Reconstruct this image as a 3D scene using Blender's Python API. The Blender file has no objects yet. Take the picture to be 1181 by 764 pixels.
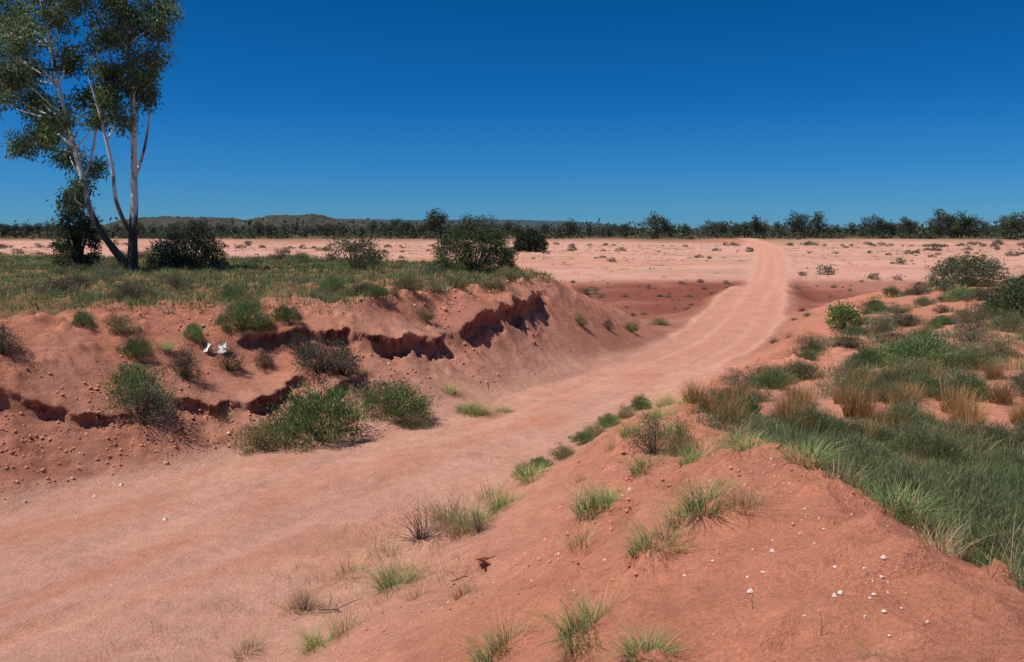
import bpy, math, numpy as np
from mathutils import Vector
rng=np.random.default_rng(7)
# ---------------------------------------------------------------- noise helpers
def vn(x,y,seed=0):
    x=np.asarray(x,dtype=np.float64);y=np.asarray(y,dtype=np.float64)
    xi=np.floor(x).astype(np.int64);yi=np.floor(y).astype(np.int64)
    fx=x-xi;fy=y-yi
    fx=fx*fx*(3-2*fx);fy=fy*fy*(3-2*fy)
    def h(a,b):
        v=(a*374761393+b*668265263+seed*974634777)&0xffffffff
        v=((v^(v>>13))*1274126177)&0xffffffff
        v=v^(v>>16)
        return (v&0xffff)/32767.5-1
    return (h(xi,yi)*(1-fx)+h(xi+1,yi)*fx)*(1-fy)+(h(xi,yi+1)*(1-fx)+h(xi+1,yi+1)*fx)*fy
def fbm(x,y,o=4,seed=0,g=.5):
    s=0;a=1;t=0
    for i in range(o):
        s=s+a*vn(x*2**i+17.3*i,y*2**i-9.1*i,seed+i);t+=a;a*=g
    return s/t
def sst(a,b,x):
    t=np.clip((x-a)/(b-a),0,1);return t*t*(3-2*t)
def catmull(P,n=5):
    P=np.array(P,float);out=[]
    Q=np.vstack([2*P[0]-P[1],P,2*P[-1]-P[-2]])
    for i in range(1,len(Q)-2):
        for k in range(n):
            t=k/n
            out.append(.5*((2*Q[i])+(-Q[i-1]+Q[i+1])*t+(2*Q[i-1]-5*Q[i]+4*Q[i+1]-Q[i+2])*t*t+(-Q[i-1]+3*Q[i]-3*Q[i+1]+Q[i+2])*t**3))
    out.append(P[-1]);return np.array(out)
def pdist(x,y,P):
    best=np.full(x.shape,1e9);side=np.zeros(x.shape);a2=np.zeros(x.shape);par=np.zeros(x.shape);nx=np.zeros(x.shape);ny=np.zeros(x.shape)
    for i in range(len(P)-1):
        a=P[i];b=P[i+1];dx,dy=b[0]-a[0],b[1]-a[1];L2=dx*dx+dy*dy
        t=np.clip(((x-a[0])*dx+(y-a[1])*dy)/L2,0,1)
        ex=x-(a[0]+t*dx);ey=y-(a[1]+t*dy);d=np.hypot(ex,ey);m=d<best
        best=np.where(m,d,best);side=np.where(m,np.sign(ex*dy-ey*dx),side);par=np.where(m,i+t,par)
        if P.shape[1]>2:a2=np.where(m,a[2]+(b[2]-a[2])*t,a2)
        nx=np.where(m,ex,nx);ny=np.where(m,ey,ny)
    return best,side,a2,par,nx,ny
def psd(x,y,P):
    P=np.array(P,float);Q=np.vstack([P,P[:1]])
    d=pdist(x,y,Q)[0]
    ins=np.zeros(x.shape,bool)
    for i in range(len(P)):
        a=Q[i];b=Q[i+1]
        c=((a[1]>y)!=(b[1]>y))&(x<(b[0]-a[0])*(y-a[1])/((b[1]-a[1]) if b[1]!=a[1] else 1e-9)+a[0])
        ins^=c
    return np.where(ins,-d,d)
# ---------------------------------------------------------------- terrain
ROAD=catmull([(-22,-16,3),(-11,0,3),(-4.95,9.7,3.0),(-2.6,14.1,2.3),(-.4,17,1.9),(2.5,23.5,1.7),(5.4,29.4,1.7),(9.0,37.5,1.9),(12.4,47,2.1),(16.2,57,1.9),(18.4,63,1.45),(22.6,76,1.4),(34.0,112,1.75),(56,189,2.1),(60.5,206,2.0),(63,220,1.9),(65,234,1.5),(66,246,1.3)])
LP=[(-13,8),(-10.5,13),(-9.2,16.2),(-7.3,20),(-4.2,22),(-1.3,25.4),(.3,30.5),(1.2,35),(.3,40),(-4,47),(-14,54),(-34,60),(-90,70),(-200,90),(-200,-30),(-30,-30),(-20,-5)]
RP=[(2.0,-15),(2.0,2),(2.3,4),(2.35,7.2),(2.25,10.5),(2.9,15),(5.0,19),(9.4,27),(14.6,36),(20,48),(28,56),(60,62),(150,75),(250,80),(250,-30),(2,-30)]
S1=catmull([(-6.5,18.7,.05),(-5.3,19.7,.20),(-3.9,20.5,.28),(-2.7,21.4,.30),(-1.9,22.4,.34),(-1.4,23.9,.22),(-.6,25.7,.32),(.3,28.0,.36),(1.2,32.3,.08)],4)
S2=catmull([(-9.3,13.0,.0),(-8.5,13.6,.13),(-7.7,14.2,.13),(-7.0,14.7,.08),(-6.5,15.2,.0)],4)
S3=catmull([(-6.7,15.5,.0),(-6.1,15.9,.15),(-5.5,16.6,.18),(-5.0,17.5,.17),(-4.6,18.5,.03)],4)
S6=catmull([(-5.0,15.9,.0),(-4.5,16.7,.10),(-4.1,17.7,.10),(-3.6,18.9,.08),(-3.0,19.9,.0)],4)
S4=catmull([(.5,10.2,.0),(-.1,9.2,.09),(-.35,8.4,.16),(-.2,7.7,.14),(-.6,6.9,.02)],4)
S5=catmull([(1.9,8.6,.0),(1.2,7.6,.08),(1.1,6.8,.08),(.6,6.3,.08),(.1,5.6,.0)],4)
def height(x,y,full=False):
    x=np.asarray(x,float);y=np.asarray(y,float)
    w1=fbm(x*.5,y*.5,3,5);w2=fbm(x*.5,y*.5,3,9)
    base=np.interp(y,[-20,15,27,38,46,52,57,61,65,72,84,115,190,300,4000],[0,0,-.5,-.85,-1.0,-.75,-.2,.12,-.1,-.9,-.7,.35,.8,1.2,1.5])
    base=base+sst(205,232,y+12*fbm(x*.02,y*.02,3,3))*1.3
    d,side,hw,par,_,_=pdist(x,y,ROAD)
    dr=np.maximum(d-hw+.25*w1+.35*sst(30,50,y)*fbm(x*.6,y*.35,4,15,.6),0)
    cre=sst(0,3.0,dr)*sst(44,56,y)*sst(88,80,y+3*fbm(x*.15,y*.1,3,12))*sst(38,26,x)
    base=base-.55*cre*np.interp(y,[50,57,62,67,75],[.8,1.6,2.0,1.3,.5])
    dl=psd(x+.9*w1,y+.9*w2,LP);rr=psd(x+.25*w1,y+.25*w2,RP)
    def tt(dp,W):
        dp=np.maximum(dp,0);e=np.minimum(dr,np.maximum(W-dp,0));return e/(e+dp+1e-6)
    tl=tt(dl,7.5);tr=tt(rr,8)
    HL=2.22+.12*w1
    gl=.45*sst(0,1,tl)+.55*tl
    zl=base+(HL-base)*gl
    hed=np.interp(y,[-5,3,4.5,6,7.4,9,11,15,19,25,36,60],[2.35,2.25,2.18,2.12,2.02,1.65,1.22,.8,.5,.3,.2,.6])
    ter=np.interp(y,[3,18,30,50],[.95,.85,.9,1.25])+.14*fbm(x*.2,y*.2,3,22)
    ins=np.maximum(-rr,0)
    dec=np.interp(y,[4,12,25],[1.7,1.5,3.5])
    zr=np.where(rr<0,ter+(hed-ter)*np.exp(-(ins/dec)**2),base+(hed-base)*(.5*sst(0,1,tr)+.5*tr))
    z=np.maximum(np.maximum(zl,zr),base)
    bankm=np.clip(np.maximum(tl*sst(0,.15,tl),tr*sst(0,.15,tr)),0,1)
    bankm=bankm*np.where(rr<0,.35+.65*np.exp(-(ins/1.2)**2),1)
    sx=np.zeros(x.shape);sy=np.zeros(x.shape);fac=np.zeros(x.shape)
    wx=x+.32*fbm(x*1.1,y*1.1,5,41,.62);wy=y+.32*fbm(x*1.1,y*1.1,5,43,.62)
    brk=fbm(x*1.7,y*1.7,4,47,.65)
    for S,dcy in ((S1,.65),(S2,.5),(S3,.5),(S6,.45),(S4,.5),(S5,.4)):
        sdd,s_,s2,sp,ex,ey=pdist(wx,wy,S)
        h=s2*np.clip(.95+.6*vn(sp*1.1,sp*0,77)+1.0*brk,.0,1.6)
        h=np.where((sp<=0)|(sp>=len(S)-1),0,h)
        sg=sdd*s_
        z=z-np.where(sg>0,h*np.exp(-np.maximum(sg-.1,0)/dcy)*sst(0,.10,sg),0)+np.where(sg<=0,.18*h*np.exp(sg/.5),0)
        k=np.clip(h/.22,0,1.2)*np.where(sg<=.02,np.exp(-(sg/.2)**2),0)
        n=sdd+.02
        sx-=k*.27*ex/n*np.clip(n/.05,0,1);sy-=k*.27*ey/n*np.clip(n/.05,0,1)
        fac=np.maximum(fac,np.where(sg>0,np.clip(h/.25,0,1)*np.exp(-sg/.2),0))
    lum=fbm(x*1.1,y*1.1,4,60);rid=1-np.abs(fbm(x*.9+.3*lum,y*.9,3,65))*2
    lb=np.where(side<0,1.0,.85)
    rgh=fbm(x*.5,y*.5,2,68)*.5+.75
    z=z+bankm*lb*(np.where(side<0,.11,.15)*lum+.05*rid+.06*rgh*fbm(x*4.5,y*4.5,5,66,.7))
    toe=sst(.04,.14,tl)*sst(.62,.3,tl)*sst(17.5,15,y)*(side<0)
    cl=fbm(x*3.2,y*3.2,4,70,.6);z=z+bankm*lb*.14*np.maximum(cl-.1,0)*2+toe*(.07+.09*fbm(x*5,y*5,4,73,.7))
    off=1-bankm
    z=z+off*.012*fbm(x*2.5,y*2.5,3,80)
    ru=d*side
    z=z-np.where(dr<=0,.035*np.exp(-((np.abs(ru+.1*w1)-.8)/.2)**2),0)*sst(200,100,y)
    z=z+.06*np.exp(-((d-hw-.1)/.3)**2)*(1+vn(x,y,4))*.7
    z=z+np.where(dl<0,.10*fbm(x*.8,y*.8,3,90),0)+np.where(rr<0,.10*fbm(x*.8,y*.8,3,91),0)
    z=z+.3*fbm(x*.16,y*.25,5,95,.6)*sst(28,46,y)*sst(0,3,dr)*sst(140,70,y)+.2*fbm(x*.05,y*.12,4,96)*sst(70,120,y)*sst(0,3,dr)
    return (z,dict(d=d,dr=dr,dl=dl,rr=rr,tl=tl,tr=tr,side=side,hw=hw,bankm=bankm,sx=sx,sy=sy,fac=fac,par=par,cl=cl,toe=toe)) if full else z
def axis():
    xs=[0];
    while xs[-1]<4000:
        s=.055 if xs[-1]<9 else .055+.02*(xs[-1]-9);xs.append(xs[-1]+s)
    xs=np.array(xs);return np.concatenate([-xs[:0:-1],xs])
xs=axis();ys=[-6]
while ys[-1]<4000:
    v=ys[-1];ys.append(v+(.2 if v<2 else .04 if v<12 else .04+.0045*(v-12) if v<60 else .26+.02*(v-60)))
ys=np.array(ys)
X,Y=np.meshgrid(xs,ys);Z,I=height(X,Y,True)
def make_mesh(name,V,Q,C=None,mats=(),smooth=False,mi=None):
    me=bpy.data.meshes.new(name)
    me.vertices.add(len(V));me.vertices.foreach_set('co',np.asarray(V,float).ravel())
    k=Q.shape[1];me.loops.add(Q.size);me.loops.foreach_set('vertex_index',Q.ravel().astype(np.int32))
    me.polygons.add(len(Q));me.polygons.foreach_set('loop_start',np.arange(0,Q.size,k));me.polygons.foreach_set('loop_total',np.full(len(Q),k))
    if smooth: me.polygons.foreach_set('use_smooth',np.ones(len(Q),bool))
    me.update()
    if C is not None:
        ca=me.color_attributes.new('tint','FLOAT_COLOR','POINT');ca.data.foreach_set('color',np.concatenate([np.clip(C,0,1),np.ones((len(V),1))],1).ravel())
    for m in mats: me.materials.append(m)
    return me
def grid_faces(r,c):
    i=np.arange(r*c).reshape(r,c);return np.stack([i[:-1,:-1],i[:-1,1:],i[1:,1:],i[1:,:-1]],-1).reshape(-1,4)
sand=np.array([.61,.318,.222]);red=np.array([.54,.212,.128]);mud=np.array([.23,.075,.05]);veg=np.array([.17,.115,.05]);pale=np.array([.57,.305,.23]);rd2=np.array([.48,.205,.13])
def mix(C,c,m): return C*(1-m[...,None])+c*m[...,None]
C=np.zeros(X.shape+(3,))+sand
n1=fbm(X*.35,Y*.35,4,33)
rb=sst(24,34,Y)*sst(92,80,Y)*sst(0,.6,I['dr']);C=mix(C,rd2*.72,rb*np.clip(.9+.4*n1,0,1))
C=mix(C,pale,sst(80,92,Y)*np.clip(.8+.4*fbm(X*.02,Y*.06,5,31,.6),0,1)*np.where(I['dr']>0,1,.1))
C=mix(C,rd2,sst(80,95,Y)*sst(-.05,.4,fbm(X*.04,Y*.08,6,32,.75))*sst(0,1.5,I['dr'])*.6)
C=mix(C,veg*1.8,sst(80,95,Y)*sst(.05,.4,fbm(X*.07,Y*.16,6,34,.8))*sst(0,1.5,I['dr'])*.45)
redm=np.clip(I['bankm']*1.5+.6*n1*I['bankm'],0,1)
redm=np.maximum(redm,np.where((I['dl']<0)|(I['rr']<0),.75+.5*n1,0)).clip(0,1)*np.where(Y>20,.85,1)
C=mix(C,red*np.where(I['side']<0,.93,1)[...,None],redm)
C=mix(C,sand*.94,I['bankm']*sst(.05,.5,fbm(X*.6,Y*.6,4,35))*np.where(I['side']<0,.45,.2))
C=mix(C,red*.66,I['bankm']*sst(.1,.5,fbm(X*.9+4,Y*.9,5,36,.6))*.45)
C=mix(C,red*.72,(I['toe']*np.clip(.8+.7*fbm(X*2,Y*2,4,74),0,1)*.85).clip(0,1))
sp=np.exp(-(((X-2.6)/1.7)**2+((Y-26)/5.5)**2))*sst(-.1,.25,fbm(X*.5,Y*.5,3,37)+.2)*(I['side']<0);C=mix(C,sand,np.clip(sp*1.2,0,1))
ru=I['d']*I['side'];onr=sst(.05,-.25,I['dr']-.12)*sst(.5,-.3,I['d']-I['hw'])
onr=np.where(I['dr']<=0,1.0,0.0)*sst(.3,-.3,I['d']-I['hw'])
st=fbm(ru*2.2,I['par']*.7+ru*.1,4,50)
C=mix(C,red,np.clip(onr*(.42*sst(-.1,.5,st)+.45*np.exp(-((ru-.1)/.35)**2)*sst(-.3,.3,fbm(X*.3,Y*.3,3,51))),0,1)*sst(45,25,Y))
C=mix(C,np.array([.55,.255,.168]),(onr*sst(26,34,Y)*.9).clip(0,1))
C=mix(C,sand*1.05,(onr*sst(26,34,Y)*(.65*np.exp(-((np.abs(ru)-.75)/.26)**2)*np.clip(.8+fbm(X*.4,Y*.2,3,52),0,1))).clip(0,1))
mm=sst(45,58,Y+2*n1)*sst(86,81,Y+3*fbm(X*.15,Y*.1,3,12))*sst(-5,0,X)*sst(36,24,X)*sst(.3,1.5,I['dr'])*np.clip(.95+.7*fbm(X*.2,Y*.3,4,38),0,1)*(I['bankm']<.35);C=mix(C,mud,mm.clip(0,1))
vg=np.where(I['dl']<-.2,sst(-.35,.25,fbm(X*.25,Y*.25,4,39)+.4),0)*sst(0,1.5,-I['dl']);C=mix(C,veg,vg*.85)
vr=np.where(I['rr']<-1.2,1,0)*sst(-1.2,-2.2,I['rr'])*sst(13,10,Y);C=mix(C,veg*1.3,vr*.5)
far=sst(212,240,Y);C=mix(C,veg*.6,far*.9*np.where(I['dr']>1,1,0))
rc=np.exp(-(((X-58)/8)**2+((Y-229)/9)**2));C=mix(C,red*.85,rc.clip(0,1)*(I['dr']>0))
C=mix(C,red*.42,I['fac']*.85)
C=C*(1+.13*fbm(X*1.5,Y*1.5,4,45)+.16*np.clip(I['cl'],-.5,.5)*I['bankm'])[...,None]
def newmat(name):
    m=bpy.data.materials.new(name);m.use_nodes=True;nt=m.node_tree;return m,nt,nt.nodes,nt.links,nt.nodes['Principled BSDF']
gm,nt,N,LK,b=newmat('red_sandy_soil')
b.inputs['Roughness'].default_value=.95;b.inputs['Specular IOR Level'].default_value=.08
a=N.new('ShaderNodeAttribute');a.attribute_name='tint';tc=N.new('ShaderNodeTexCoord')
def noise(sc,det=6,rough=.6):
    n=N.new('ShaderNodeTexNoise');n.inputs['Scale'].default_value=sc;n.inputs['Detail'].default_value=det;n.inputs['Roughness'].default_value=rough;LK.new(tc.outputs['Object'],n.inputs['Vector']);return n
def mrange(sock,a0,a1,b0,b1):
    n=N.new('ShaderNodeMapRange');LK.new(sock,n.inputs[0]);[setattr(n.inputs[i+1],'default_value',v) for i,v in enumerate((a0,a1,b0,b1))];return n.outputs[0]
def mathn(op,s1,s2):
    n=N.new('ShaderNodeMath');n.operation=op
    for i,s in enumerate((s1,s2)):
        if isinstance(s,(int,float)): n.inputs[i].default_value=s
        else: LK.new(s,n.inputs[i])
    return n.outputs[0]
nA=noise(5,8,.7);nB=noise(38,5,.7);nC=noise(160,2,.6)
f=mathn('MULTIPLY',mrange(nA.outputs[0],.3,.7,.84,1.15),mrange(nB.outputs[0],.3,.7,.76,1.24))
f=mathn('MULTIPLY',f,mrange(nC.outputs[0],.3,.7,.84,1.16))
vm=N.new('ShaderNodeVectorMath');vm.operation='SCALE';LK.new(a.outputs['Color'],vm.inputs[0]);LK.new(f,vm.inputs['Scale'])
def pebbles(scale,dist,keep):
    vo=N.new('ShaderNodeTexVoronoi');vo.inputs['Scale'].default_value=scale;LK.new(tc.outputs['Object'],vo.inputs['Vector'])
    sep=N.new('ShaderNodeSeparateColor');LK.new(vo.outputs['Color'],sep.inputs[0])
    return mathn('MULTIPLY',mathn('LESS_THAN',vo.outputs['Distance'],dist),mathn('GREATER_THAN',sep.outputs[0],keep))
pm=mathn('MAXIMUM',pebbles(22,.16,.90),pebbles(48,.22,.82))
mx=N.new('ShaderNodeMix');mx.data_type='RGBA';LK.new(mathn('MULTIPLY',pm,.45),mx.inputs[0]);LK.new(vm.outputs[0],mx.inputs[6]);mx.inputs[7].default_value=(.62,.42,.32,1)
LK.new(mx.outputs[2],b.inputs['Base Color'])
hh=mathn('ADD',mathn('MULTIPLY',nA.outputs[0],.09),mathn('ADD',mathn('MULTIPLY',nB.outputs[0],.03),mathn('MULTIPLY',nC.outputs[0],.006)))
hh=mathn('ADD',hh,mathn('MULTIPLY',pm,.006))
bp=N.new('ShaderNodeBump');bp.inputs['Strength'].default_value=.9;bp.inputs['Distance'].default_value=1;LK.new(hh,bp.inputs['Height']);LK.new(bp.outputs[0],b.inputs['Normal'])
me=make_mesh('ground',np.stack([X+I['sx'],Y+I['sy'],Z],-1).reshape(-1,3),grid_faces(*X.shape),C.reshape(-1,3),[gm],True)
col=bpy.context.scene.collection
o=bpy.data.objects.new('ground',me);o['kind']='structure';col.objects.link(o)
del C
# ---------------------------------------------------------------- plant material
def foliage(name,trans=.3):
    m,nt,N,LK,b=newmat(name)
    a=N.new('ShaderNodeAttribute');a.attribute_name='tint';oi=N.new('ShaderNodeObjectInfo')
    r=N.new('ShaderNodeMapRange');LK.new(oi.outputs['Random'],r.inputs[0]);r.inputs[3].default_value=.75;r.inputs[4].default_value=1.25
    v=N.new('ShaderNodeVectorMath');v.operation='SCALE';LK.new(a.outputs['Color'],v.inputs[0]);LK.new(r.outputs[0],v.inputs['Scale'])
    LK.new(v.outputs[0],b.inputs['Base Color']);b.inputs['Roughness'].default_value=.6;b.inputs['Specular IOR Level'].default_value=.25
    t=N.new('ShaderNodeBsdfTranslucent');LK.new(v.outputs[0],t.inputs[0]);mxs=N.new('ShaderNodeMixShader');mxs.inputs[0].default_value=trans
    LK.new(b.outputs[0],mxs.inputs[1]);LK.new(t.outputs[0],mxs.inputs[2]);LK.new(mxs.outputs[0],N['Material Output'].inputs[0]);return m
FM=foliage('leaf_and_stem');GMt=foliage('grass_blade',.35)
bark,nt,N,LK,b=newmat('gum_bark');tc=N.new('ShaderNodeTexCoord')
mp=N.new('ShaderNodeMapping');mp.inputs['Scale'].default_value=(1,1,.35);LK.new(tc.outputs['Object'],mp.inputs[0])
nz=N.new('ShaderNodeTexNoise');nz.inputs['Scale'].default_value=2.6;nz.inputs['Detail'].default_value=7;LK.new(mp.outputs[0],nz.inputs[0])
sz=N.new('ShaderNodeSeparateXYZ');LK.new(tc.outputs['Object'],sz.inputs[0])
zz=mathn('ADD',mrange(sz.outputs[2],.6,3.5,-.28,.13),nz.outputs[0])
cr=N.new('ShaderNodeValToRGB');LK.new(zz,cr.inputs[0]);e=cr.color_ramp.elements;e[0].position=.42;e[0].color=(.06,.045,.035,1);e[1].position=.60;e[1].color=(.80,.77,.70,1);k=e.new(.5);k.color=(.28,.22,.17,1)
LK.new(cr.outputs[0],b.inputs['Base Color']);b.inputs['Roughness'].default_value=.8
# ---------------------------------------------------------------- geometry generators (V,Q,C)
def unit(v): return v/(np.linalg.norm(v,axis=-1,keepdims=True)+1e-9)
def leaves(P,D,L,W,C,r):
    n=len(P);S=unit(np.cross(D,r.normal(size=(n,3))));L=np.asarray(L).reshape(-1,1);W=np.asarray(W).reshape(-1,1)
    V=np.stack([P,P+D*L*.5+S*W*.5,P+D*L,P+D*L*.5-S*W*.5],1).reshape(-1,3)
    return V,np.arange(4*n).reshape(n,4),np.repeat(C,4,0)
def tubes(T,col,m=6,tp=None):
    Vs=[];Qs=[];o=0
    for pts,rad in T:
        pts=np.array(pts,float);rad=np.array(rad,float);k=len(pts)
        tg=unit(np.gradient(pts,axis=0));u=unit(np.cross(tg,np.array([.31,.87,.15])));w=np.cross(tg,u)
        a=np.arange(m)*2*math.pi/m
        R=pts[:,None]+rad[:,None,None]*(np.cos(a)[None,:,None]*u[:,None]+np.sin(a)[None,:,None]*w[:,None])
        Vs.append(R.reshape(-1,3));i=np.arange(k*m).reshape(k,m);j=np.roll(i,-1,1)
        Qs.append(np.stack([i[:-1],j[:-1],j[1:],i[1:]],-1).reshape(-1,4)+o);o+=k*m
    V=np.concatenate(Vs);return V,np.concatenate(Qs),np.tile(np.array(col,float),(len(V),1))
def join(*G):
    Vs=[];Qs=[];Cs=[];o=0
    for V,Q,C in G: Vs.append(V);Qs.append(Q+o);Cs.append(C);o+=len(V)
    return np.concatenate(Vs),np.concatenate(Qs),np.concatenate(Cs)
def blades(P,h,lean,w,C,r,out=None):
    n=len(P);az=r.uniform(0,2*math.pi,n) if out is None else out
    D=np.stack([np.cos(az),np.sin(az),np.zeros(n)],1);S=np.stack([-np.sin(az+r.normal(0,.6,n)),np.cos(az),np.zeros(n)],1)
    s=np.array([0,.35,.7,1.0])[None,:,None];h=h[:,None,None];ln=lean[:,None,None]
    c=P[:,None]+D[:,None]*(ln*h*(.35*s+.65*s*s))+np.array([0,0,1.])*h*(s-.35*ln*s*s)
    wd=(w[:,None,None]*np.array([1,.8,.5,.08])[None,:,None])*.5
    V=np.stack([c-S[:,None]*wd,c+S[:,None]*wd],2).reshape(-1,3)
    q=np.array([[0,1,3,2],[2,3,5,4],[4,5,7,6]]);Q=(np.arange(n)[:,None,None]*8+q).reshape(-1,4)
    return V,Q,np.repeat(C,8,0)
def cvar(base,n,r,v=.25,alt=None,pa=.2):
    c=np.array(base)[None]*(1+r.normal(0,v,(n,1)))*(1+r.normal(0,.06,(n,3)))
    if alt is not None:
        k=r.random(n)<pa;c[k]=np.array(alt)*(1+r.normal(0,.15,(k.sum(),1)))
    return np.clip(c,.004,.9)
def tuft_geo(seed,n,R,h,lean,w,col,alt=None,pa=.2,cv=.25):
    r=np.random.default_rng(seed);a=r.uniform(0,6.28,n);q=R*np.sqrt(r.random(n))
    P=np.stack([q*np.cos(a),q*np.sin(a),np.full(n,-.02)],1)
    return blades(P,h*r.uniform(.35,1.15,n),lean*(.25+q/R)*r.uniform(.5,1.3,n),w*r.uniform(.6,1.3,n),cvar(col,n,r,cv,alt,pa),r,a+r.normal(0,.8,n))
def bush_geo(seed,w,h,nc,npc,L,W,col,alt=None,pa=.15,up=.5,cr=.14,twig=(.12,.08,.05),lo=.05,twigs=True,droop=0,qe=.6,lb=1.0):
    r=np.random.default_rng(seed)
    a=r.uniform(0,6.28,nc);el=np.arcsin(r.uniform(0,1,nc));q=r.uniform(.3,1,nc)**qe
    lob=1+lb*(.22*np.sin(a*2+r.uniform(0,6))+.14*np.sin(a*3+r.uniform(0,6)))
    Cc=np.stack([q*np.cos(el)*np.cos(a)*w*.5*lob,q*np.cos(el)*np.sin(a)*w*.5*lob,lo*h+q*np.sin(el)*h*(1-lo)*r.uniform(.8,1.03,nc)],1)
    n=nc*npc;ci=np.repeat(np.arange(nc),npc);off=np.clip(r.normal(size=(n,3)),-1.7,1.7)*cr*min(w,h*1.6)*r.uniform(.6,1.2,(nc,1))[ci]
    off[:,2]*=.75;P=Cc[ci]+off;P[:,2]=np.maximum(P[:,2],.01)
    outd=unit(P-np.array([0,0,h*.1]));D=unit(outd*.6+r.normal(size=(n,3))*.55+np.array([0,0,up-droop]))
    cc=cvar(col,nc,r,.22)[ci]*(1+r.normal(0,.16,(n,1)))
    if alt is not None:
        k=r.random(n)<pa;cc[k]=np.array(alt)*(1+r.normal(0,.2,(k.sum(),1)))
    G=[leaves(P,D,L*r.uniform(.6,1.3,n),W*r.uniform(.7,1.3,n),np.clip(cc,.004,.9),r)]
    if twigs:
        T=[]
        for i in range(0,nc,max(1,nc//40)):
            c=Cc[i];m=c*np.array([.45,.45,.5])+r.normal(size=3)*.03*w
            rr_=max(.004,.012*w*.6);T.append(([[c[0]*.08,c[1]*.08,-.03],m,c],[rr_,rr_*.7,rr_*.25]))
        G.append(tubes(T,twig,4))
    return join(*G)
def hz(x,y): return float(height(np.array([x]),np.array([y]))[0])
def place(name,mesh,x,y,label,cat,group=None,s=1,rz=None,z=None,sz=None,sink=0.02,tilt=0):
    ob=bpy.data.objects.new(name,mesh);col.objects.link(ob)
    ob.location=(x,y,(hz(x,y) if z is None else z)-sink);ob.scale=(s,s,s if sz is None else sz)
    ob.rotation_euler=(tilt,0,rng.uniform(0,6.28) if rz is None else rz)
    ob['label']=label;ob['category']=cat
    if group: ob['group']=group
    return ob
def child(name,mesh,par):
    ob=bpy.data.objects.new(name,mesh);col.objects.link(ob);ob.parent=par;return ob
BROWN=(.09,.06,.045)
# ---------------------------------------------------------------- gum tree
r=np.random.default_rng(3)
def pp(px,py,dy=0): return [(px-148)/25.8,dy,(312-py)/25.8]
stems=[([pp(148,316),pp(143,298,-.1),pp(133,282,-.2),pp(121,262,-.3),pp(111,238,-.3),pp(103,205,-.2),pp(94,172,0),pp(86,140,.1),pp(77,100,.2),pp(70,60,.3),pp(63,10,.2),pp(66,-25,.1)],[.26,.20,.16,.13,.12,.11,.10,.08,.07,.06,.04,.02]),
([pp(151,316),pp(152,292,.1),pp(153,262,.2),pp(155,230,.3),pp(156,200,.3),pp(159,165,.2),pp(161,130,.1),pp(163,95,0),pp(160,60,-.1),pp(162,20,-.1),pp(158,-25,0),pp(160,-55,0)],[.27,.22,.18,.16,.14,.13,.11,.10,.08,.06,.04,.02]),
([pp(153,268,.1),pp(146,248,-.2),pp(143,225,-.5),pp(144,195,-.7),pp(140,165,-.8),pp(134,130,-.9),pp(126,95,-1)],[.10,.09,.08,.075,.07,.05,.02]),
([pp(156,205,.3),pp(160,190,.5),pp(166,165,.7),pp(171,130,.9),pp(174,90,1.0)],[.08,.07,.06,.04,.02]),
([pp(103,205,-.2),pp(107,180,.4),pp(112,140,.7),pp(116,100,1.0),pp(110,60,1.1)],[.07,.06,.05,.04,.02])]
clumps=[(20,75,1.2),(38,112,1.3),(12,122,1.1),(48,142,.9),(52,55,1.3),(28,30,1.3),(70,20,1.3),(85,70,1.1),(5,15,1.1),(60,158,.8),(75,172,.7),(50,-15,1.5),(80,-38,1.3),(92,108,.8),(28,165,.6),(-12,95,1.1),(-14,50,1.1),(62,98,1.0),
(128,45,1.0),(148,85,1.2),(165,40,1.3),(180,70,1.0),(140,120,.9),(126,92,.8),(172,108,.8),(148,5,1.3),(182,12,1.2),(116,10,.9),(188,40,.8),(155,-38,1.5),(182,-22,1.1),(122,-32,1.1),(118,136,.6),(100,215,.5),(88,230,.5),(106,192,.5),(180,96,.6),(154,140,.5),(95,142,.6),(82,222,.5)]
allst=np.concatenate([np.array(s[0]) for s in stems]);T=[(catmull(np.column_stack([s[0],s[1]]),4)[:,:3],catmull(np.column_stack([s[0],s[1]]),4)[:,3]) for s in stems]
LG=[]
for cx,cy,cr_ in clumps:
    c=np.array(pp(cx,cy,r.normal(0,.9)));cand=allst[(allst[:,2]<c[2]-.4)]
    k=cand[np.argmin(np.linalg.norm(cand-c,axis=1)+.0*cand[:,2])]
    mid=(k+c)/2+r.normal(size=3)*.2+np.array([0,0,.1]);T.append((catmull([k,mid,c+np.array([0,0,.2])],4),np.linspace(.04,.01,9)))
    ns=int(11*cr_**1.5)+4;cb=r.uniform(.75,1.35)
    sc=c+unit(r.normal(size=(ns,3)))*cr_*r.uniform(.2,1,(ns,1))*np.array([.95,.95,.8])
    for q in sc:
        T.append(([c+r.normal(size=3)*.1,(c+q)/2+np.array([0,0,.12]),q+np.array([0,0,.25])],[.014,.010,.005]))
        n=int(r.uniform(60,110));P=q+np.clip(r.normal(size=(n,3)),-1.7,1.7)*np.array([.25,.25,.22]);D=unit(r.normal(size=(n,3))*.6+np.array([0,0,-.6]))
        LG.append(leaves(P,D,r.uniform(.14,.26,n),r.uniform(.045,.08,n),cb*cvar((.125,.172,.07),1,r,.2)*(1+r.normal(0,.18,(n,1))),r))
Vt,Qt,_=tubes(T,(1,1,1),8)
tx,ty=-17.1,38.1
root=bpy.data.objects.new('gum_tree',None);col.objects.link(root);root.location=(tx,ty,hz(tx,ty)-.1)
root['label']='tall river gum with twin pale trunks and open drooping crown';root['category']='tree'
child('trunk',make_mesh('gum_trunk',Vt,Qt,None,[bark],True),root)
V,Q,Cc=join(*LG);child('crown',make_mesh('gum_crown',V,Q,Cc,[FM]),root)
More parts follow.
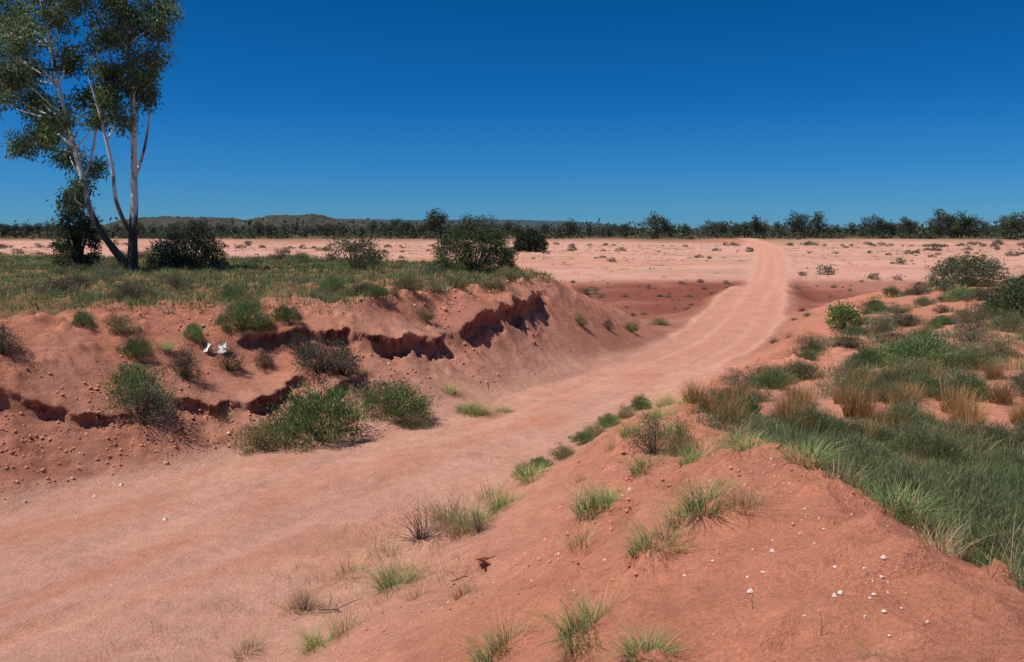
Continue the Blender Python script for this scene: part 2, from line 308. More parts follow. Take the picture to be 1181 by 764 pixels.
# ---------------------------------------------------------------- big shrubs with parts
def big(name,x,y,w,h,label,cat,seed,col_,alt=None,nc=110,npc=70,L=.13,W=.05,up=.3,lo=.03,cr=.1,qe=.5,lb=.5):
    rt=bpy.data.objects.new(name,None);col.objects.link(rt);rt.location=(x,y,hz(x,y)-.03);rt['label']=label;rt['category']=cat
    r=np.random.default_rng(seed)
    g=bush_geo(seed,w,h,nc,npc,L,W,col_,alt,.15,up,cr,twigs=False,lo=lo,qe=qe,lb=lb)
    child('crown',make_mesh(name+'_crown',*g,[FM]),rt)
    T=[]
    for i in range(22):
        a=r.uniform(0,6.28);q=w*.38*r.uniform(.2,1);e=[q*math.cos(a),q*math.sin(a),h*r.uniform(.4,.65)]
        T.append(([[0.05*math.cos(a),0.05*math.sin(a),-.05],[e[0]*.35,e[1]*.35,e[2]*.4],e],[.05*h/2.5,.03*h/2.5,.008]))
    child('stem',make_mesh(name+'_stem',*tubes(T,BROWN,5),[FM]),rt)
    return rt
big('acacia_bush',-1.6,36.0,3.6,2.6,'large dense dark green acacia bush standing on the bank top','bush',19,(.08,.115,.045),(.16,.18,.07),nc=620,npc=36,cr=.038,L=.08,W=.04,lb=.05,qe=.3,up=.0)
big('acacia_bush',-7.1,38.5,2.6,1.7,'small olive wattle shrub with bare stems on grassy bank','bush',12,(.12,.13,.065),(.18,.16,.08),nc=80,npc=40,lo=.3,cr=.07,L=.1)
big('acacia_bush',-16.2,43,4.0,2.4,'broad dark shrub growing close behind the gum tree','bush',13,(.055,.07,.04),None,nc=260,npc=50,L=.12,W=.055,cr=.055,lb=.3)
big('gum_sapling',-20.4,40.2,2.2,4.0,'slender dark sapling with foliage to the ground','tree',14,(.07,.09,.045),(.12,.13,.06),nc=85,npc=60,L=.2,W=.055,up=-.3,cr=.08)
big('round_bush',3.2,150,6.0,4.0,'dark rounded bush alone on the pale sandy plain','bush',15,(.04,.06,.03),None,nc=200,npc=36,L=.34,W=.2,cr=.05,lb=.1,qe=.35,up=.1)
big('saltbush',25.4,47.5,4.4,2.0,'grey-green spreading saltbush on the sandy flat','bush',16,(.09,.115,.055),(.14,.15,.09),nc=240,npc=44,L=.11,W=.05,cr=.055,lb=.3,qe=.4)
big('saltbush',18.9,31,3.0,1.6,'dense dark green rounded bush on red sand','bush',17,(.065,.095,.04),(.12,.15,.06),nc=200,npc=44,L=.1,W=.045,cr=.055,lb=.3,qe=.4)
big('green_shrub',12.7,32.6,1.3,1.15,'bright green leafy shrub standing beside the track','bush',18,(.16,.24,.07),None,nc=60,npc=50,L=.1,W=.04,lo=.15)
# ---------------------------------------------------------------- shrubs of the left slope and right flat
def bm(name,*a,**k): return make_mesh(name,*bush_geo(*a,**k),[FM])
B={}
B['green']=[bm('green_bush',20+i,1,.6,120,62,.055,.011,(.14,.215,.075),(.28,.28,.12),.16,1.0,.075,qe=.55) for i in range(4)]
B['dark']=[bm('dark_bush',30+i,1,.7,70,55,.045,.012,(.085,.095,.06),(.15,.11,.08),.25,.4,.085) for i in range(3)]
B['grey']=[bm('grey_bush',40+i,1,.7,70,45,.042,.011,(.135,.155,.09),(.24,.24,.14),.2,.6,.09,twig=(.16,.12,.09)) for i in range(3)]
B['olive']=[bm('olive_bush',50+i,1,.5,75,55,.06,.010,(.18,.19,.08),(.38,.29,.15),.28,.9,.10) for i in range(3)]
B['twig']=[bm('twig_bush',60+i,1,.8,90,8,.05,.007,(.24,.16,.09),(.14,.12,.08),.4,.5,.12,twig=(.22,.15,.11)) for i in range(2)]
B['feather']=[bm('feathery_bush',66+i,1,.75,110,60,.10,.006,(.13,.165,.07),(.32,.26,.13),.22,1.3,.10,qe=.75) for i in range(3)]
NM={'green':'green_bush','dark':'dark_bush','grey':'saltbush','olive':'olive_bush','twig':'dry_shrub','feather':'feathery_bush'}
LB={'green':'low bright green leafy bush growing on the red sandy slope','dark':'dark half-dead low bush on the eroded bank','grey':'small grey-green saltbush on red sand','olive':'low olive and straw coloured bush on sandy ground','twig':'dry brown leafless twiggy shrub on sand','feather':'feathery dark green fine-stemmed bush among tall grass'}
HH={'green':.6,'dark':.7,'grey':.7,'olive':.5,'twig':.8,'feather':.75}
def bush(k,x,y,w,h,i=0,grp='low bushes on the sandy banks',label=None):
    m=B[k][i%len(B[k])]
    return place(NM[k],m,x,y,label or LB[k],'bush',grp,w,None,None,h/HH[k])
for k,x,y,w,h in [('green',-3.8,16.2,1.85,1.05),('olive',-4.75,15.5,1.1,.5),('green',-2.55,18.1,1.5,.75),('olive',-2.1,17.7,.7,.4),('grey',-6.6,14.9,1.4,1.0),('green',-6.9,15.3,1.0,.7),('dark',-4.3,18.8,1.4,.8),('dark',-3.9,19.1,1.1,.8),('green',-6.2,19.3,1.0,.8),
 ('dark',-6.0,17.8,.6,.6),('dark',-6.5,16.7,.7,.8),('dark',-5.4,18.4,.5,.55),('green',-5.3,20.0,.6,.45),('olive',-8.0,17.3,.8,.4),('green',-8.6,17.0,.5,.35),('dark',-8.9,14.7,.8,.6),('grey',-9.2,14.0,1.0,.6),
 ('green',-7.4,16.6,.6,.4),('olive',-5.7,19.6,.5,.4),('dark',-4.9,19.4,.7,.5),('green',-6.9,18.3,.5,.35),
 ('olive',-2.9,24,.8,.5),('olive',-4.0,23.4,.7,.45),('green',-5,24,.9,.5),('twig',-3.2,23.2,.6,.5),('olive',-1.7,26,.8,.4),('grey',-1.2,28,1,.5),('green',-7.2,22.0,.8,.55),('dark',-9.5,21,1,.5),('grey',-2.3,24.8,.8,.4),('olive',-.6,27.5,.8,.4),('green',-3.6,22.4,.6,.35),('olive',-6.4,20.6,.8,.4),
 ('olive',-.2,30,.9,.45),('green',.2,32,.9,.4),('olive',-2.4,23.2,.6,.35),('grey',-4.8,21.9,.8,.4),
 ('dark',3.8,33.6,.5,.45),('olive',2.5,31.3,.55,.5),('olive',5.0,36,.8,.4),('grey',3.5,40,1,.4),('olive',8,46,1.2,.4),
 ('green',17.2,40,1.4,.5),('green',9.6,20.0,1.7,.85),('green',8.7,20.6,1.1,.6),('twig',8.3,24.8,.8,.65),('twig',8.8,25.6,.7,.6),('olive',6.0,19.8,1.1,.5),('feather',6.9,20.2,1.0,.5),('grey',5.2,19.4,.9,.45),('olive',3.4,14.2,.55,.5),('green',3.9,14.0,.6,.4),
 ('grey',1.75,10.3,.6,.55),('olive',2.0,9.9,.4,.45),('green',3.0,19.5,.6,.35),('olive',2.5,18.3,.5,.3),('green',2.0,17.1,.6,.3),('olive',1.6,16.1,.5,.3),('green',1.3,15.3,.45,.25),('olive',.9,14.4,.5,.28),('green',.5,13.6,.4,.25),('olive',.2,12.9,.4,.25),
 ('twig',-1.15,10.5,.95,.55),('twig',-.75,11.0,.7,.5),('twig',-.4,10.2,.6,.4),('twig',-2.2,8.6,.4,.3),
 ('feather',10.8,22.5,1.2,.6),('olive',12.4,21.5,1.1,.5),('grey',13.2,24.2,1.5,.7),('dark',11.9,26.2,1.0,.5),('green',14.6,23,1.4,.6),('grey',9.8,27.5,1.1,.5),('feather',15.8,27.0,1.6,.7),('olive',17.5,26,1.2,.6),('dark',10.2,16.2,1.3,.6),('grey',14.5,33,1.4,.6),('dark',12.9,30,.9,.4),('feather',8.0,17.5,1.1,.6),('grey',11.8,18.6,1.2,.5),('dark',12.6,17.6,1.0,.6),
 ('grey',7.6,19.0,1.0,.5),('olive',9.0,18.6,1.0,.45),('feather',10.6,19.4,1.1,.6),('green',5.4,17.6,.8,.45),('olive',4.6,16.2,.8,.45),('feather',6.6,16.4,.9,.5),('grey',4.2,15.2,.8,.4),('green',8.9,16.4,.9,.45)]:
    bush(k,x,y,w,h,rng.integers(0,4))
r=np.random.default_rng(77);c_=0
for i in range(700):
    x,y=r.uniform(2.6,11),r.uniform(4.2,13.5)
    if x>.66*y+1: continue
    z,J=height(np.array([x]),np.array([y]),True)
    if J['rr'][0]>-.6 or fbm(x*.5,y*.5,3,61)<-.25: continue
    w=r.uniform(.3,.85);place('feathery_bush',B['feather'][c_%3],x,y,LB['feather'],'bush','feathery bushes in the grassy hollow',w,None,z[0],w*r.uniform(.6,1.0));c_+=1
    if c_>90: break
def scatter(n,xr,yr,kinds,wr,seed,grp,cond,hr=.5):
    r=np.random.default_rng(seed);xx=r.uniform(*xr,n*6);yy=r.uniform(*yr,n*6)
    z,J=height(xx,yy,True);g=np.where(cond(xx,yy,J)&(J['dr']>.7))[0][:n]
    for i in g:
        k=kinds[r.integers(len(kinds))];m=B[k][r.integers(len(B[k]))];w=r.uniform(*wr)
        place(NM[k],m,xx[i],yy[i],LB[k],'bush',grp,w,None,z[i],w*r.uniform(.7,1.0)*hr*2)
scatter(75,(-34,0),(21,52),['dark','olive','grey','green','olive'],(.6,1.6),101,'low bushes scattered over the bank top',lambda x,y,J:(J['dl']<-.6)&(x<-.05*y)&(x>-.66*y),.36)
scatter(110,(4,34),(14,56),['green','olive','grey','feather','dark','twig'],(.4,1.3),102,'low bushes scattered over the sandy flat',lambda x,y,J:(J['rr']<-.3)&(x<.66*y),.42)
scatter(130,(-2,40),(30,84),['dark','olive','grey','twig','olive'],(.25,.8),103,'small shrubs in the creek bed',lambda x,y,J:(J['bankm']<.4)&(J['dl']>0)&(J['rr']>0),.4)
far_m=[make_mesh('plain_shrub',*bush_geo(70+i,1,.45,26,14,.12,.05,(.13,.135,.085),(.22,.18,.12),.25,.4,.14,twigs=False),[FM]) for i in range(3)]
r=np.random.default_rng(104);xx=r.uniform(-120,140,2400);yy=84+132*r.random(2400)**.8;z,J=height(xx,yy,True)
dn=fbm(xx*.05,yy*.12,3,99)+.15*np.exp(-((J['d']-10)/10)**2);g=np.where((dn>.12)&(J['dr']>1)&(np.abs(xx)<.64*yy))[0][:290]
for i in g: place('plain_shrub',far_m[i%3],xx[i],yy[i],'small dark shrub dotted on the pale sandy plain','shrub','shrubs dotted over the plain',r.uniform(.4,1.0)**2*2.2,None,z[i])
G=[];m=6000;xx=r.uniform(-140,150,m);yy=60+154*r.random(m)**.75;z,J=height(xx,yy,True)
g=(fbm(xx*.06,yy*.14,5,98,.7)+r.normal(0,.12,m)>.06)&(J['dr']>.8)&(np.abs(xx)<.66*yy)&(J['bankm']<.2);xx,yy,z=xx[g],yy[g],z[g];m=len(xx);pc=9
P=np.stack([np.repeat(xx,pc)+r.normal(0,.28,m*pc),np.repeat(yy,pc)+r.normal(0,.28,m*pc),np.repeat(z,pc)+r.uniform(0,.06,m*pc)],1)
cc=np.repeat(cvar((.15,.14,.085),m,r,.25,(.30,.22,.14),.4),pc,0)
go=leaves(P,unit(r.normal(size=(m*pc,3))+np.array([0,0,1.0])),r.uniform(.12,.32,m*pc),r.uniform(.04,.10,m*pc),cc,r)
ob=bpy.data.objects.new('plain_scrub',make_mesh('plain_scrub',*go,[FM]));ob['kind']='stuff';col.objects.link(ob);ob['label']='fine low scrub sprinkled over the sandy plain';ob['category']='scrub'
# ---------------------------------------------------------------- tufts
TG=[make_mesh('green_tuft',*tuft_geo(80+i,330,.13,.22,1.25,.0048,(.20,.30,.085),(.50,.42,.20),.28),[GMt]) for i in range(4)]
TS=[make_mesh('straw_tuft',*tuft_geo(90+i,190,.10,.26,.9,.0036,(.50,.35,.19),(.24,.20,.09),.2),[GMt]) for i in range(3)]
TO=[make_mesh('spinifex_tuft',*tuft_geo(95+i,460,.18,.5,.5,.008,(.42,.23,.10),(.26,.22,.09),.25),[GMt]) for i in range(3)]
lt={'g':'tuft of green and straw grass on red sand mound','s':'thin dry straw coloured grass tuft on sand','o':'rusty brown tussock of dry grass on red flat'}
def tuft(k,x,y,s,i=0,sz=None):
    M={'g':TG,'s':TS,'o':TO}[k];return place({'g':'grass_tuft','s':'dry_grass_tuft','o':'grass_tussock'}[k],M[i%len(M)],x,y,lt[k],'grass tuft','grass tufts on the sandy ground',s,None,None,sz)
for j,(k,x,y,s) in enumerate([('g',.78,7.75,1.45),('g',.92,7.85,1.1),('g',1.45,6.1,1.3),('g',1.32,6.25,1.0),('s',1.68,5.95,1.1),('g',.98,5.75,1.15),('s',1.1,5.8,1.3),('s',.6,6.9,1.2),('g',.42,4.8,1.15),('s',.5,4.9,1.1),('g',-.1,5.1,1.0),('s',-.02,5.2,1.1),('g',.68,4.15,.8),('s',1.62,3.6,.5),('s',.35,4.55,.8),
 ('g',-.45,10.6,1.7),('g',-.1,11.0,1.5),('s',-.6,10.3,1.8),('g',-1.25,8.8,1.4),('g',-1.7,7.2,1.1),('s',-1.5,7.35,1.3),('s',-1.3,9.3,1.7),('s',-2.2,8.6,1.5),('s',-2.5,7.6,1.2),('s',-1.9,9.6,1.5),('g',-3.0,7.3,.7),('s',-.9,11.2,1.8),('s',-.3,12,1.8),('g',.3,12.4,1.5),('s',-.8,10.8,1.7),('s',-1.6,10.2,1.5),('s',-.9,7.9,1.0),('s',-.4,7.0,.9),
 ('g',1.9,8.6,1.2),('s',2.1,9.2,1.3),('g',1.55,9.6,1.3),('g',-.9,19.4,2.0),('s',-.75,19.5,1.8),('g',-1.0,19.6,1.8),('g',2.3,8.0,1.2),('g',2.6,9.6,1.6),('s',2.6,6.6,1.3),('g',2.75,5.9,1.3),('s',2.6,5.0,1.1),('g',2.9,4.6,1.1),('g',2.6,7.3,1.3),('s',2.4,8.7,1.4),
 ('g',2.25,12.1,1.5),('g',1.9,13.2,1.5),('g',2.5,14.1,1.6),('s',2.2,11.0,1.3),('g',2.9,15.4,1.7),('s',1.5,12.2,1.3),('s',-5.6,16.2,1.3),('g',-7.2,17.4,1.3),('g',-1.6,20.6,1.5),('g',-.2,19.9,1.1),('s',.9,10.5,.9),('s',1.75,6.8,.9)]):
    tuft(k,x,y,s,j)
for j,(x,y,s) in enumerate([(3.9,14.7,1.2),(4.6,13.9,1.25),(5.0,14.4,1.1),(5.9,14.3,1.3),(5.8,13.0,1.3),(6.9,14.8,1.2),(8.0,15.1,1.3),(3.4,15.6,1.1),(9.2,15.8,1.1),(7.2,17.3,1.1),(4.4,17.0,1),(10.4,18.2,1),(7.4,13.6,1.3),(8.6,14.0,1.2),(9.4,17.2,1),(5.3,15.5,1),(6.6,12.3,1.2),(11.2,16.0,1.1),(4.2,12.4,1.1),(5.0,12.0,1.0),(3.4,13.2,1.1),(8.2,12.4,1.2),(6.1,15.4,1),(7.6,16.0,1)]):
    tuft('o',x,y,s*.95,j)
def field(name,n,xr,yr,cond,h,lean,w,cols,seed,clump=True,label=None,spread=.07,pc=14):
    r=np.random.default_rng(seed);m=n//pc
    x=r.uniform(*xr,m*4);y=r.uniform(*yr,m*4);z,J=height(x,y,True);g=np.where(cond(x,y,J,r))[0][:m];x,y=x[g],y[g]
    cs=np.repeat(r.uniform(.45,1.5,len(x)),pc);ct=np.repeat(r.normal(0,.45,len(x)),pc)
    x=np.repeat(x,pc)+r.normal(0,1,len(x)*pc)*spread*(1+np.repeat(y,pc)*.03);y=np.repeat(y,pc)+r.normal(0,1,len(y)*pc)*spread*(1+np.repeat(y,pc)*.03)
    z=height(x,y);P=np.stack([x,y,z-.02],1);k=len(x)
    f=fbm(x*.6,y*.6,3,seed)*1.6+ct+r.normal(0,.2,k);ci=np.digitize(f,[-.05,.45,.85][:len(cols)-1])
    Cc=np.array(cols)[ci]*(1+r.normal(0,.2,(k,1)));hh=h(x,y)*r.uniform(.4,1.15,k)*cs
    G=blades(P,hh,lean*r.uniform(.2,1.4,k),w(y)*r.uniform(.6,1.3,k),np.clip(Cc,.005,.9),r)
    ob=bpy.data.objects.new(name,make_mesh(name,*G,[GMt]));ob['kind']='stuff';col.objects.link(ob)
    ob['label']=label;ob['category']='grass';return ob
field('green_grass',76000,(1.5,13),(3.0,14),lambda x,y,J,r:(J['rr']<-.35-.7*fbm(x*1.2,y*1.2,3,8)-r.exponential(.35,len(x)))&(x<.66*y+1.2)&(fbm(x*.9,y*.9,4,61)*1.8+r.uniform(0,.3,len(x))>np.interp(y,[3,5,9,11,12.5,14],[.2,-.3,-.25,0,.35,.9])),
  lambda x,y:.28+.16*fbm(x*1.3,y*1.3,3,62),.7,lambda y:.0036+.00033*y,[(.135,.18,.075),(.18,.225,.09),(.28,.27,.13),(.50,.40,.22)],201,True,'dense tall green grass filling the hollow beside the mound',.06,16)
field('bank_grass',100000,(-36,1.8),(18,56),lambda x,y,J,r:(J['dl']<.35)&(x>-.66*y)&(fbm(x*.3,y*.3,3,63)+r.uniform(0,.7,len(x))>-.1),
  lambda x,y:.25+.1*fbm(x*.5,y*.5,2,64),.6,lambda y:.004+.0007*y,[(.11,.145,.06),(.15,.19,.065),(.19,.20,.08),(.31,.25,.12)],202,True,'low olive grass covering the bank top')
field('flat_grass',40000,(3,34),(12.5,52),lambda x,y,J,r:(J['rr']<-.2)&(x<.66*y)&(fbm(x*.35,y*.35,3,67)+r.uniform(-.1,.3,len(x))>.12),
  lambda x,y:.26+.1*fbm(x*.5,y*.5,2,64),.6,lambda y:.004+.0006*y,[(.15,.18,.08),(.20,.22,.09),(.32,.26,.12),(.48,.31,.15)],203,True,'patchy green and straw grass over red sand')
field('dry_grass',12000,(-6,3),(3.5,16),lambda x,y,J,r:(J['dr']<1.5)&(J['side']>0)&(J['d']>J['hw']-1.1)&(fbm(x*.8,y*.8,2,68)+r.uniform(-.3,.3,len(x))>.1),
  lambda x,y:.15+0*x,.9,lambda y:.0035+0*y,[(.38,.26,.14),(.27,.18,.10)],204,True,'sparse dry grass along the track edge',.05,9)
# ---------------------------------------------------------------- far vegetation
ft=[]
for i in range(5):
    rr_=np.random.default_rng(300+i);G=[];T=[([[0,0,-.2],[.1,0,1.5],[.3,.1,3.5]],[.22,.17,.1])]
    bc=[(.06,.08,.04),(.08,.095,.045),(.05,.065,.035),(.09,.095,.05),(.065,.075,.04)][i]
    for j in range(15):
        c=np.array([rr_.normal(0,1.5),rr_.normal(0,1.3),rr_.uniform(1.5,6.0)]);c[:2]*=1.15-.1*c[2];T.append(([[.1,0,1.2],[c[0]*.5,c[1]*.5,c[2]*.7],c],[.1,.07,.03]))
        n=80;P=c+np.clip(rr_.normal(size=(n,3)),-1.7,1.7)*np.array([.65,.65,.5]);G.append(leaves(P,unit(rr_.normal(size=(n,3))+np.array([0,0,-.3])),rr_.uniform(.25,.5,n),rr_.uniform(.16,.3,n),cvar(bc,1,rr_,.2)*(1+rr_.normal(0,.2,(n,1))),rr_))
    G.append(tubes(T,(.13,.1,.08),5));ft.append(make_mesh('plain_tree',*join(*G),[FM]))
r=np.random.default_rng(44)
spec=[(500,8.4),(508,9),(460,6),(430,5.5),(470,5),(755,8.2),(762,6.0),(868,6.8),(880,5.5),(912,8.0),(925,6.5),(940,7.8),(1003,7.0),(1012,6),(1080,8.6),(1092,7),(1105,8.2),(1120,7.4),(1165,7.2),(1176,7.6),(655,6),(585,5),(815,5.5),(235,6),(222,5.5),(300,5)]
lab='dark leafy tree standing in the line along the far bank'
for px_,h_ in spec:
    y=r.uniform(240,262);x=(px_-590)/983*y;place('plain_tree',ft[r.integers(5)],x,y,lab,'tree','trees along the far bank',h_/6.6,None,None)
for i in range(250):
    y=r.uniform(242,330);px_=r.uniform(-30,1210)
    rt=sst(650,1000,px_)*(.5+.8*float(vn(px_*.02,0.,6)));h_=r.uniform(2.6,4.8)+max(rt,0)*r.uniform(0,3.0)
    if y<250 and 868<px_<890: continue
    place('plain_tree',ft[r.integers(5)],(px_-590)/983*y,y,lab,'tree','trees along the far bank',h_/6.6,None,None)
G=[]
for (n,y0,y1,hs,ls,nl) in ((1000,228,420,3.4,.8,50),(500,420,1500,7,2.4,40)):
    yy=np.exp(r.uniform(math.log(y0),math.log(y1),n));xx=r.uniform(-.66,.66,n)*yy;z=height(xx,yy)
    for i in range(n):
        if yy[i]<243 and abs(xx[i]-60)<9: continue
        w=hs*r.uniform(.6,1.5)*(.6 if yy[i]<245 else 1);P=np.array([xx[i],yy[i],z[i]+w*.35])+np.clip(r.normal(size=(nl,3)),-1.8,1.8)*np.array([w*.6,w*.5,w*.25]);P[:,2]=np.maximum(P[:,2],z[i])
        G.append(leaves(P,unit(r.normal(size=(nl,3))),ls*r.uniform(.6,1.3,nl),ls*.5*r.uniform(.6,1.2,nl),cvar((.065,.08,.045),1,r,.3)*(1+r.normal(0,.2,(nl,1))),r))
ob=bpy.data.objects.new('distant_scrub',make_mesh('distant_scrub',*join(*G),[FM]));ob['kind']='stuff';col.objects.link(ob);ob['label']='continuous dark scrub along the horizon';ob['category']='scrub'
# hills
def hill(name,x0,x1,y,prof,c1,c2,dep,seed):
    m,nt,N,LK,b=newmat(name+'_material');b.inputs['Roughness'].default_value=1
    tc=N.new('ShaderNodeTexCoord');nz=N.new('ShaderNodeTexNoise');nz.inputs['Scale'].default_value=.12;nz.inputs['Detail'].default_value=10;nz.inputs['Roughness'].default_value=.85;LK.new(tc.outputs['Object'],nz.inputs[0])
    cr=N.new('ShaderNodeValToRGB');LK.new(nz.outputs[0],cr.inputs[0]);e=cr.color_ramp.elements;e[0].position=.48;e[0].color=(*c1,1);e[1].position=.62;e[1].color=(*c2,1);LK.new(cr.outputs[0],b.inputs[0])
    xs=np.linspace(x0,x1,300);ts=np.linspace(-1,1,60);XX,TT=np.meshgrid(xs,ts)
    pz=np.interp(XX,*prof);f=np.clip(1.25*(1-np.abs(TT)**1.6),0,1)*(1+.06*fbm(XX*.03,TT*3,4,seed))
    ZZ=1+pz*f+(1.2*fbm(XX*.05,TT*6,4,seed+4)+2.2*fbm(XX*.3,TT*20,2,seed+8))*f
    ob=bpy.data.objects.new(name,make_mesh(name,np.stack([XX,y+TT*dep+0*XX,ZZ],-1).reshape(-1,3),grid_faces(*XX.shape),None,[m],True));ob['kind']='structure';col.objects.link(ob)
def PX(p,y): return [(v-590)/983*y for v in p]
hill('low_hills',*PX((110,560),900)[:2],900,(PX((110,160,185,262,285,320,370,385,440,500,560),900),[0,16,18,17,13,20,20,15,13,10,0]),(.025,.033,.022),(.10,.055,.042),90,7)
hill('distant_hills',*PX((-100,770),3000)[:2],3000,(PX((-100,0,100,200,380,420,470,560,640,700,770),3000),[0,20,25,35,48,48,44,46,42,30,0]),(.03,.05,.065),(.045,.065,.08),250,9)  # aerial haze painted in: bluish base colours instead of real atmosphere
# ---------------------------------------------------------------- stones, clods, litter
def stone(seed,mat):
    import bmesh
    bm_=bmesh.new();bmesh.ops.create_icosphere(bm_,subdivisions=2,radius=1);r=np.random.default_rng(seed)
    sc=r.uniform(.6,1.1,3);ph=r.uniform(0,6,6)
    for v in bm_.verts:
        p=v.co;f=1+.18*math.sin(3*p.x+ph[0])+.16*math.sin(4*p.y+ph[1])+.12*math.sin(5*p.z+ph[2])
        v.co=Vector((p.x*sc[0]*f,p.y*sc[1]*f,p.z*sc[2]*.8*f))
    me=bpy.data.meshes.new('stone');bm_.to_mesh(me);bm_.free();me.materials.append(mat);return me
def solid(name,c1,c2,scale):
    m,nt,N,LK,b=newmat(name);b.inputs['Roughness'].default_value=.9;tc=N.new('ShaderNodeTexCoord');nz=N.new('ShaderNodeTexNoise');nz.inputs['Scale'].default_value=scale;nz.inputs['Detail'].default_value=5;LK.new(tc.outputs['Object'],nz.inputs[0])
    cr=N.new('ShaderNodeValToRGB');LK.new(nz.outputs[0],cr.inputs[0]);e=cr.color_ramp.elements;e[0].position=.35;e[0].color=(*c1,1);e[1].position=.65;e[1].color=(*c2,1);LK.new(cr.outputs[0],b.inputs[0]);return m
wm=solid('chalky_stone',(.55,.46,.39),(.78,.72,.65),2);SM=[stone(i,wm) for i in range(5)]
for (x,y,n,sp_,s0) in [(1.42,4.75,3,.1,.015),(1.62,4.15,5,.07,.013),(1.85,4.3,9,.09,.011),(1.2,5.1,4,.12,.011),(1.7,4.9,4,.15,.010),(1.9,5.4,4,.2,.010),(1.0,4.4,3,.3,.008),(.2,6.5,5,.9,.009),(1.2,7.5,5,.8,.009),(-7.2,13.3,5,.6,.028),(-6.2,12.2,4,.5,.025),(-5.4,13.2,8,.7,.016),(-.5,9,5,.8,.011),(1.75,4.0,7,.14,.009)]:
    for j in range(n):
        place('white_stone',SM[rng.integers(5)],x+rng.normal(0,sp_),y+rng.normal(0,sp_),'small chalky white stone lying on red sand','stone','small white stones on the sand',s0*rng.uniform(.5,1.4),None,None,sink=-.002)
r=np.random.default_rng(55);n=16000
x=np.concatenate([r.uniform(-11,1,6600),r.uniform(-3,3.2,5400),r.uniform(-11,-3.5,4000)]);y=np.concatenate([r.uniform(9.5,30,6600),r.uniform(3.2,12,5400),r.uniform(10,17.5,4000)])
z,J=height(x,y,True);g=((J['bankm']>.08)&(fbm(x*.7,y*.7,3,71)+r.uniform(-.25,.25,len(x))>.1)&(J['dl']>-.3))|((J['toe']>.2)&(r.random(len(x))<.8));x,y,z=x[g],y[g],z[g];n=len(x)
oc=np.array([[1,0,0],[0,1,0],[-1,0,0],[0,-1,0],[0,0,1],[0,0,-1.]]);qf=np.array([[0,1,4],[1,2,4],[2,3,4],[3,0,4],[1,0,5],[2,1,5],[3,2,5],[0,3,5]])
s=(.002+.0018*y)*r.uniform(.3,1.4,n)**2
V=(np.stack([x,y,z],1)[:,None]+oc[None]*s[:,None,None]*r.uniform(.5,1.2,(n,6,1))+0).reshape(-1,3);Q=(np.arange(n)[:,None,None]*6+qf).reshape(-1,3)
cc=np.repeat(cvar((.50,.20,.12),n,r,.15,(.6,.42,.32),.04),6,0)
cm,nt,N,LK,b=newmat('soil_clod');b.inputs['Roughness'].default_value=.95;a=N.new('ShaderNodeAttribute');a.attribute_name='tint';LK.new(a.outputs[0],b.inputs[0])
ob=bpy.data.objects.new('soil_gravel',make_mesh('soil_gravel',V,Q,cc,[cm]));ob['kind']='stuff';col.objects.link(ob);ob['label']='crumbled red soil clods and gravel';ob['category']='gravel'
lm=solid('white_litter',(.7,.68,.64),(.85,.84,.82),6)
for (x,y,s,sd,lab,rz) in [(-6.32,18.4,.2,1,'crumpled white rag caught on the eroded red bank',-.5),(-6.55,18.15,.14,2,'smaller crumpled white scrap lying on the red bank',-.9)]:
    u=np.linspace(-1,1,18);U,W_=np.meshgrid(u,u);zz=.45*fbm(U*1.7+sd,W_*1.7,4,sd,.7)
    V=np.stack([U*(.45+.35*vn(W_*2.3,U*0,5+sd)),W_*(.8+.3*vn(U*2,W_*0,6+sd)),zz],-1).reshape(-1,3)*s
    place('white_litter',make_mesh('white_litter',V,grid_faces(18,18),None,[lm]),x,y,lab,'litter','white scraps on the bank',1,rz,hz(x,y)+.12,tilt=.75)
tw=make_mesh('fallen_twig',*tubes([([[0,0,.02],[.2,.02,.06],[.42,-.03,.03],[.6,0,.0]],[.009,.008,.006,.003]),([[.2,.02,.06],[.3,.12,.12],[.36,.2,.13]],[.005,.004,.002]),([[.1,.01,.04],[.05,.12,.1],[-.05,.2,.12]],[.005,.004,.002])],(.13,.08,.06),5),[FM])
place('fallen_twig',tw,-2.0,8.45,'dead brown twig lying on the sandy track edge','twig',None,1.1,-.5,sink=-.01)
place('fallen_twig',tw,-.6,8.1,'dead brown twig lying on the red mound','twig',None,.7,.4,sink=-.01)
st=make_mesh('dead_stalk',*tubes([([[0,0,-.02],[.01,0,.1],[-.01,.01,.2]],[.003,.0025,.001]),([[.01,0,.08],[.05,.02,.13]],[.002,.001])],(.2,.13,.09),4),[FM])
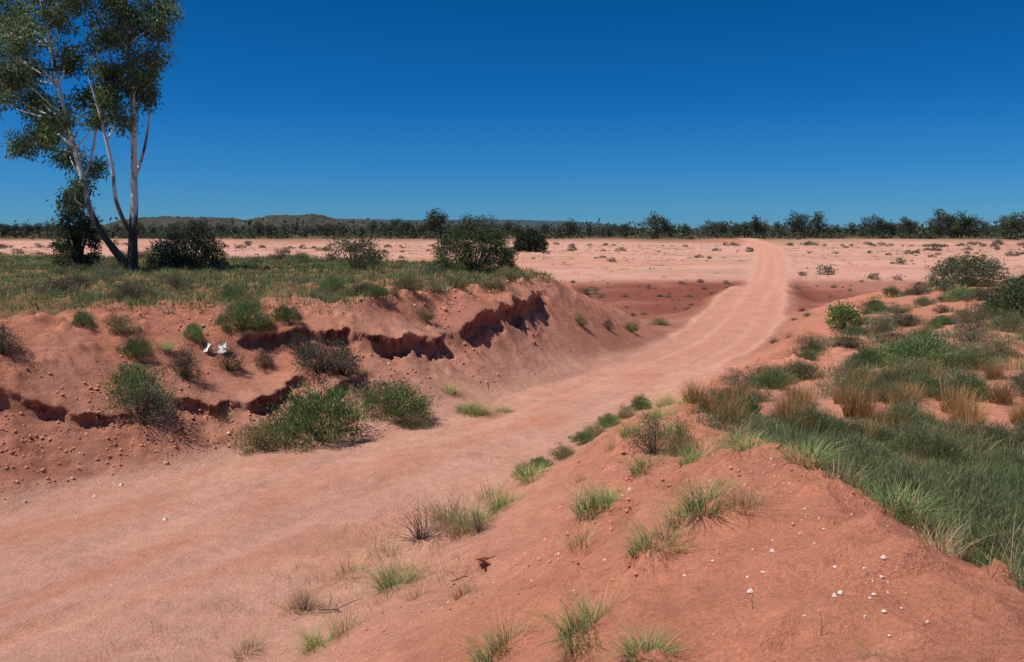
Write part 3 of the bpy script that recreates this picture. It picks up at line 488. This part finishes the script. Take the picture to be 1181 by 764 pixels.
for x,y in [(1.1,4.8),(1.5,3.95),(.9,5.2),(.4,5.4),(1.3,4.4)]: place('dead_stalk',st,x,y,'thin dead plant stalk standing in red sand','twig','dead stalks on the mound',rng.uniform(.4,.8))
# ---------------------------------------------------------------- camera, sky, sun
cd=bpy.data.cameras.new('camera');cd.lens=983/1181*36;cd.sensor_width=36;cd.clip_end=9000
cam=bpy.data.objects.new('camera',cd);col.objects.link(cam);cam.location=(0,0,4.0);cam.rotation_euler=(math.radians(90-6.6),0,0);bpy.context.scene.camera=cam
AZ,EL=-104,62
w=bpy.data.worlds.new('World');bpy.context.scene.world=w;w.use_nodes=True
nt=w.node_tree;N=nt.nodes;LK=nt.links;s=N.new('ShaderNodeTexSky');s.sky_type='NISHITA';s.sun_disc=False;s.sun_elevation=math.radians(EL);s.sun_rotation=math.radians(AZ);s.dust_density=0;s.ozone_density=3;s.air_density=1
tc=N.new('ShaderNodeTexCoord');sz=N.new('ShaderNodeSeparateXYZ');LK.new(tc.outputs['Generated'],sz.inputs[0])
cr=N.new('ShaderNodeValToRGB');LK.new(sz.outputs[2],cr.inputs[0]);e=cr.color_ramp.elements;e[0].position=0;e[0].color=(.15,.42,.86,1);e[1].position=.28;e[1].color=(.006,.28,.58,1);k=e.new(.07);k.color=(.08,.37,.79,1);k=e.new(.15);k.color=(.025,.32,.70,1);k=e.new(.6);k.color=(.3,.5,.7,1)
mx=N.new('ShaderNodeMix');mx.data_type='RGBA';mx.blend_type='MULTIPLY';mx.inputs[0].default_value=1;LK.new(s.outputs[0],mx.inputs[6]);LK.new(cr.outputs[0],mx.inputs[7])
LK.new(mx.outputs[2],N['Background'].inputs[0]);N['Background'].inputs[1].default_value=.1
L=bpy.data.lights.new('sun','SUN');L.energy=5.0;L.angle=.009;L.color=(1,.96,.9);lo=bpy.data.objects.new('sun',L);col.objects.link(lo)
az=math.radians(AZ);el=math.radians(EL);sd=Vector((math.sin(az)*math.cos(el),math.cos(az)*math.cos(el),math.sin(el)))
lo.rotation_euler=sd.to_track_quat('Z','Y').to_euler()
vs=bpy.context.scene.view_settings;vs.view_transform='Standard';vs.look='None';vs.exposure=0
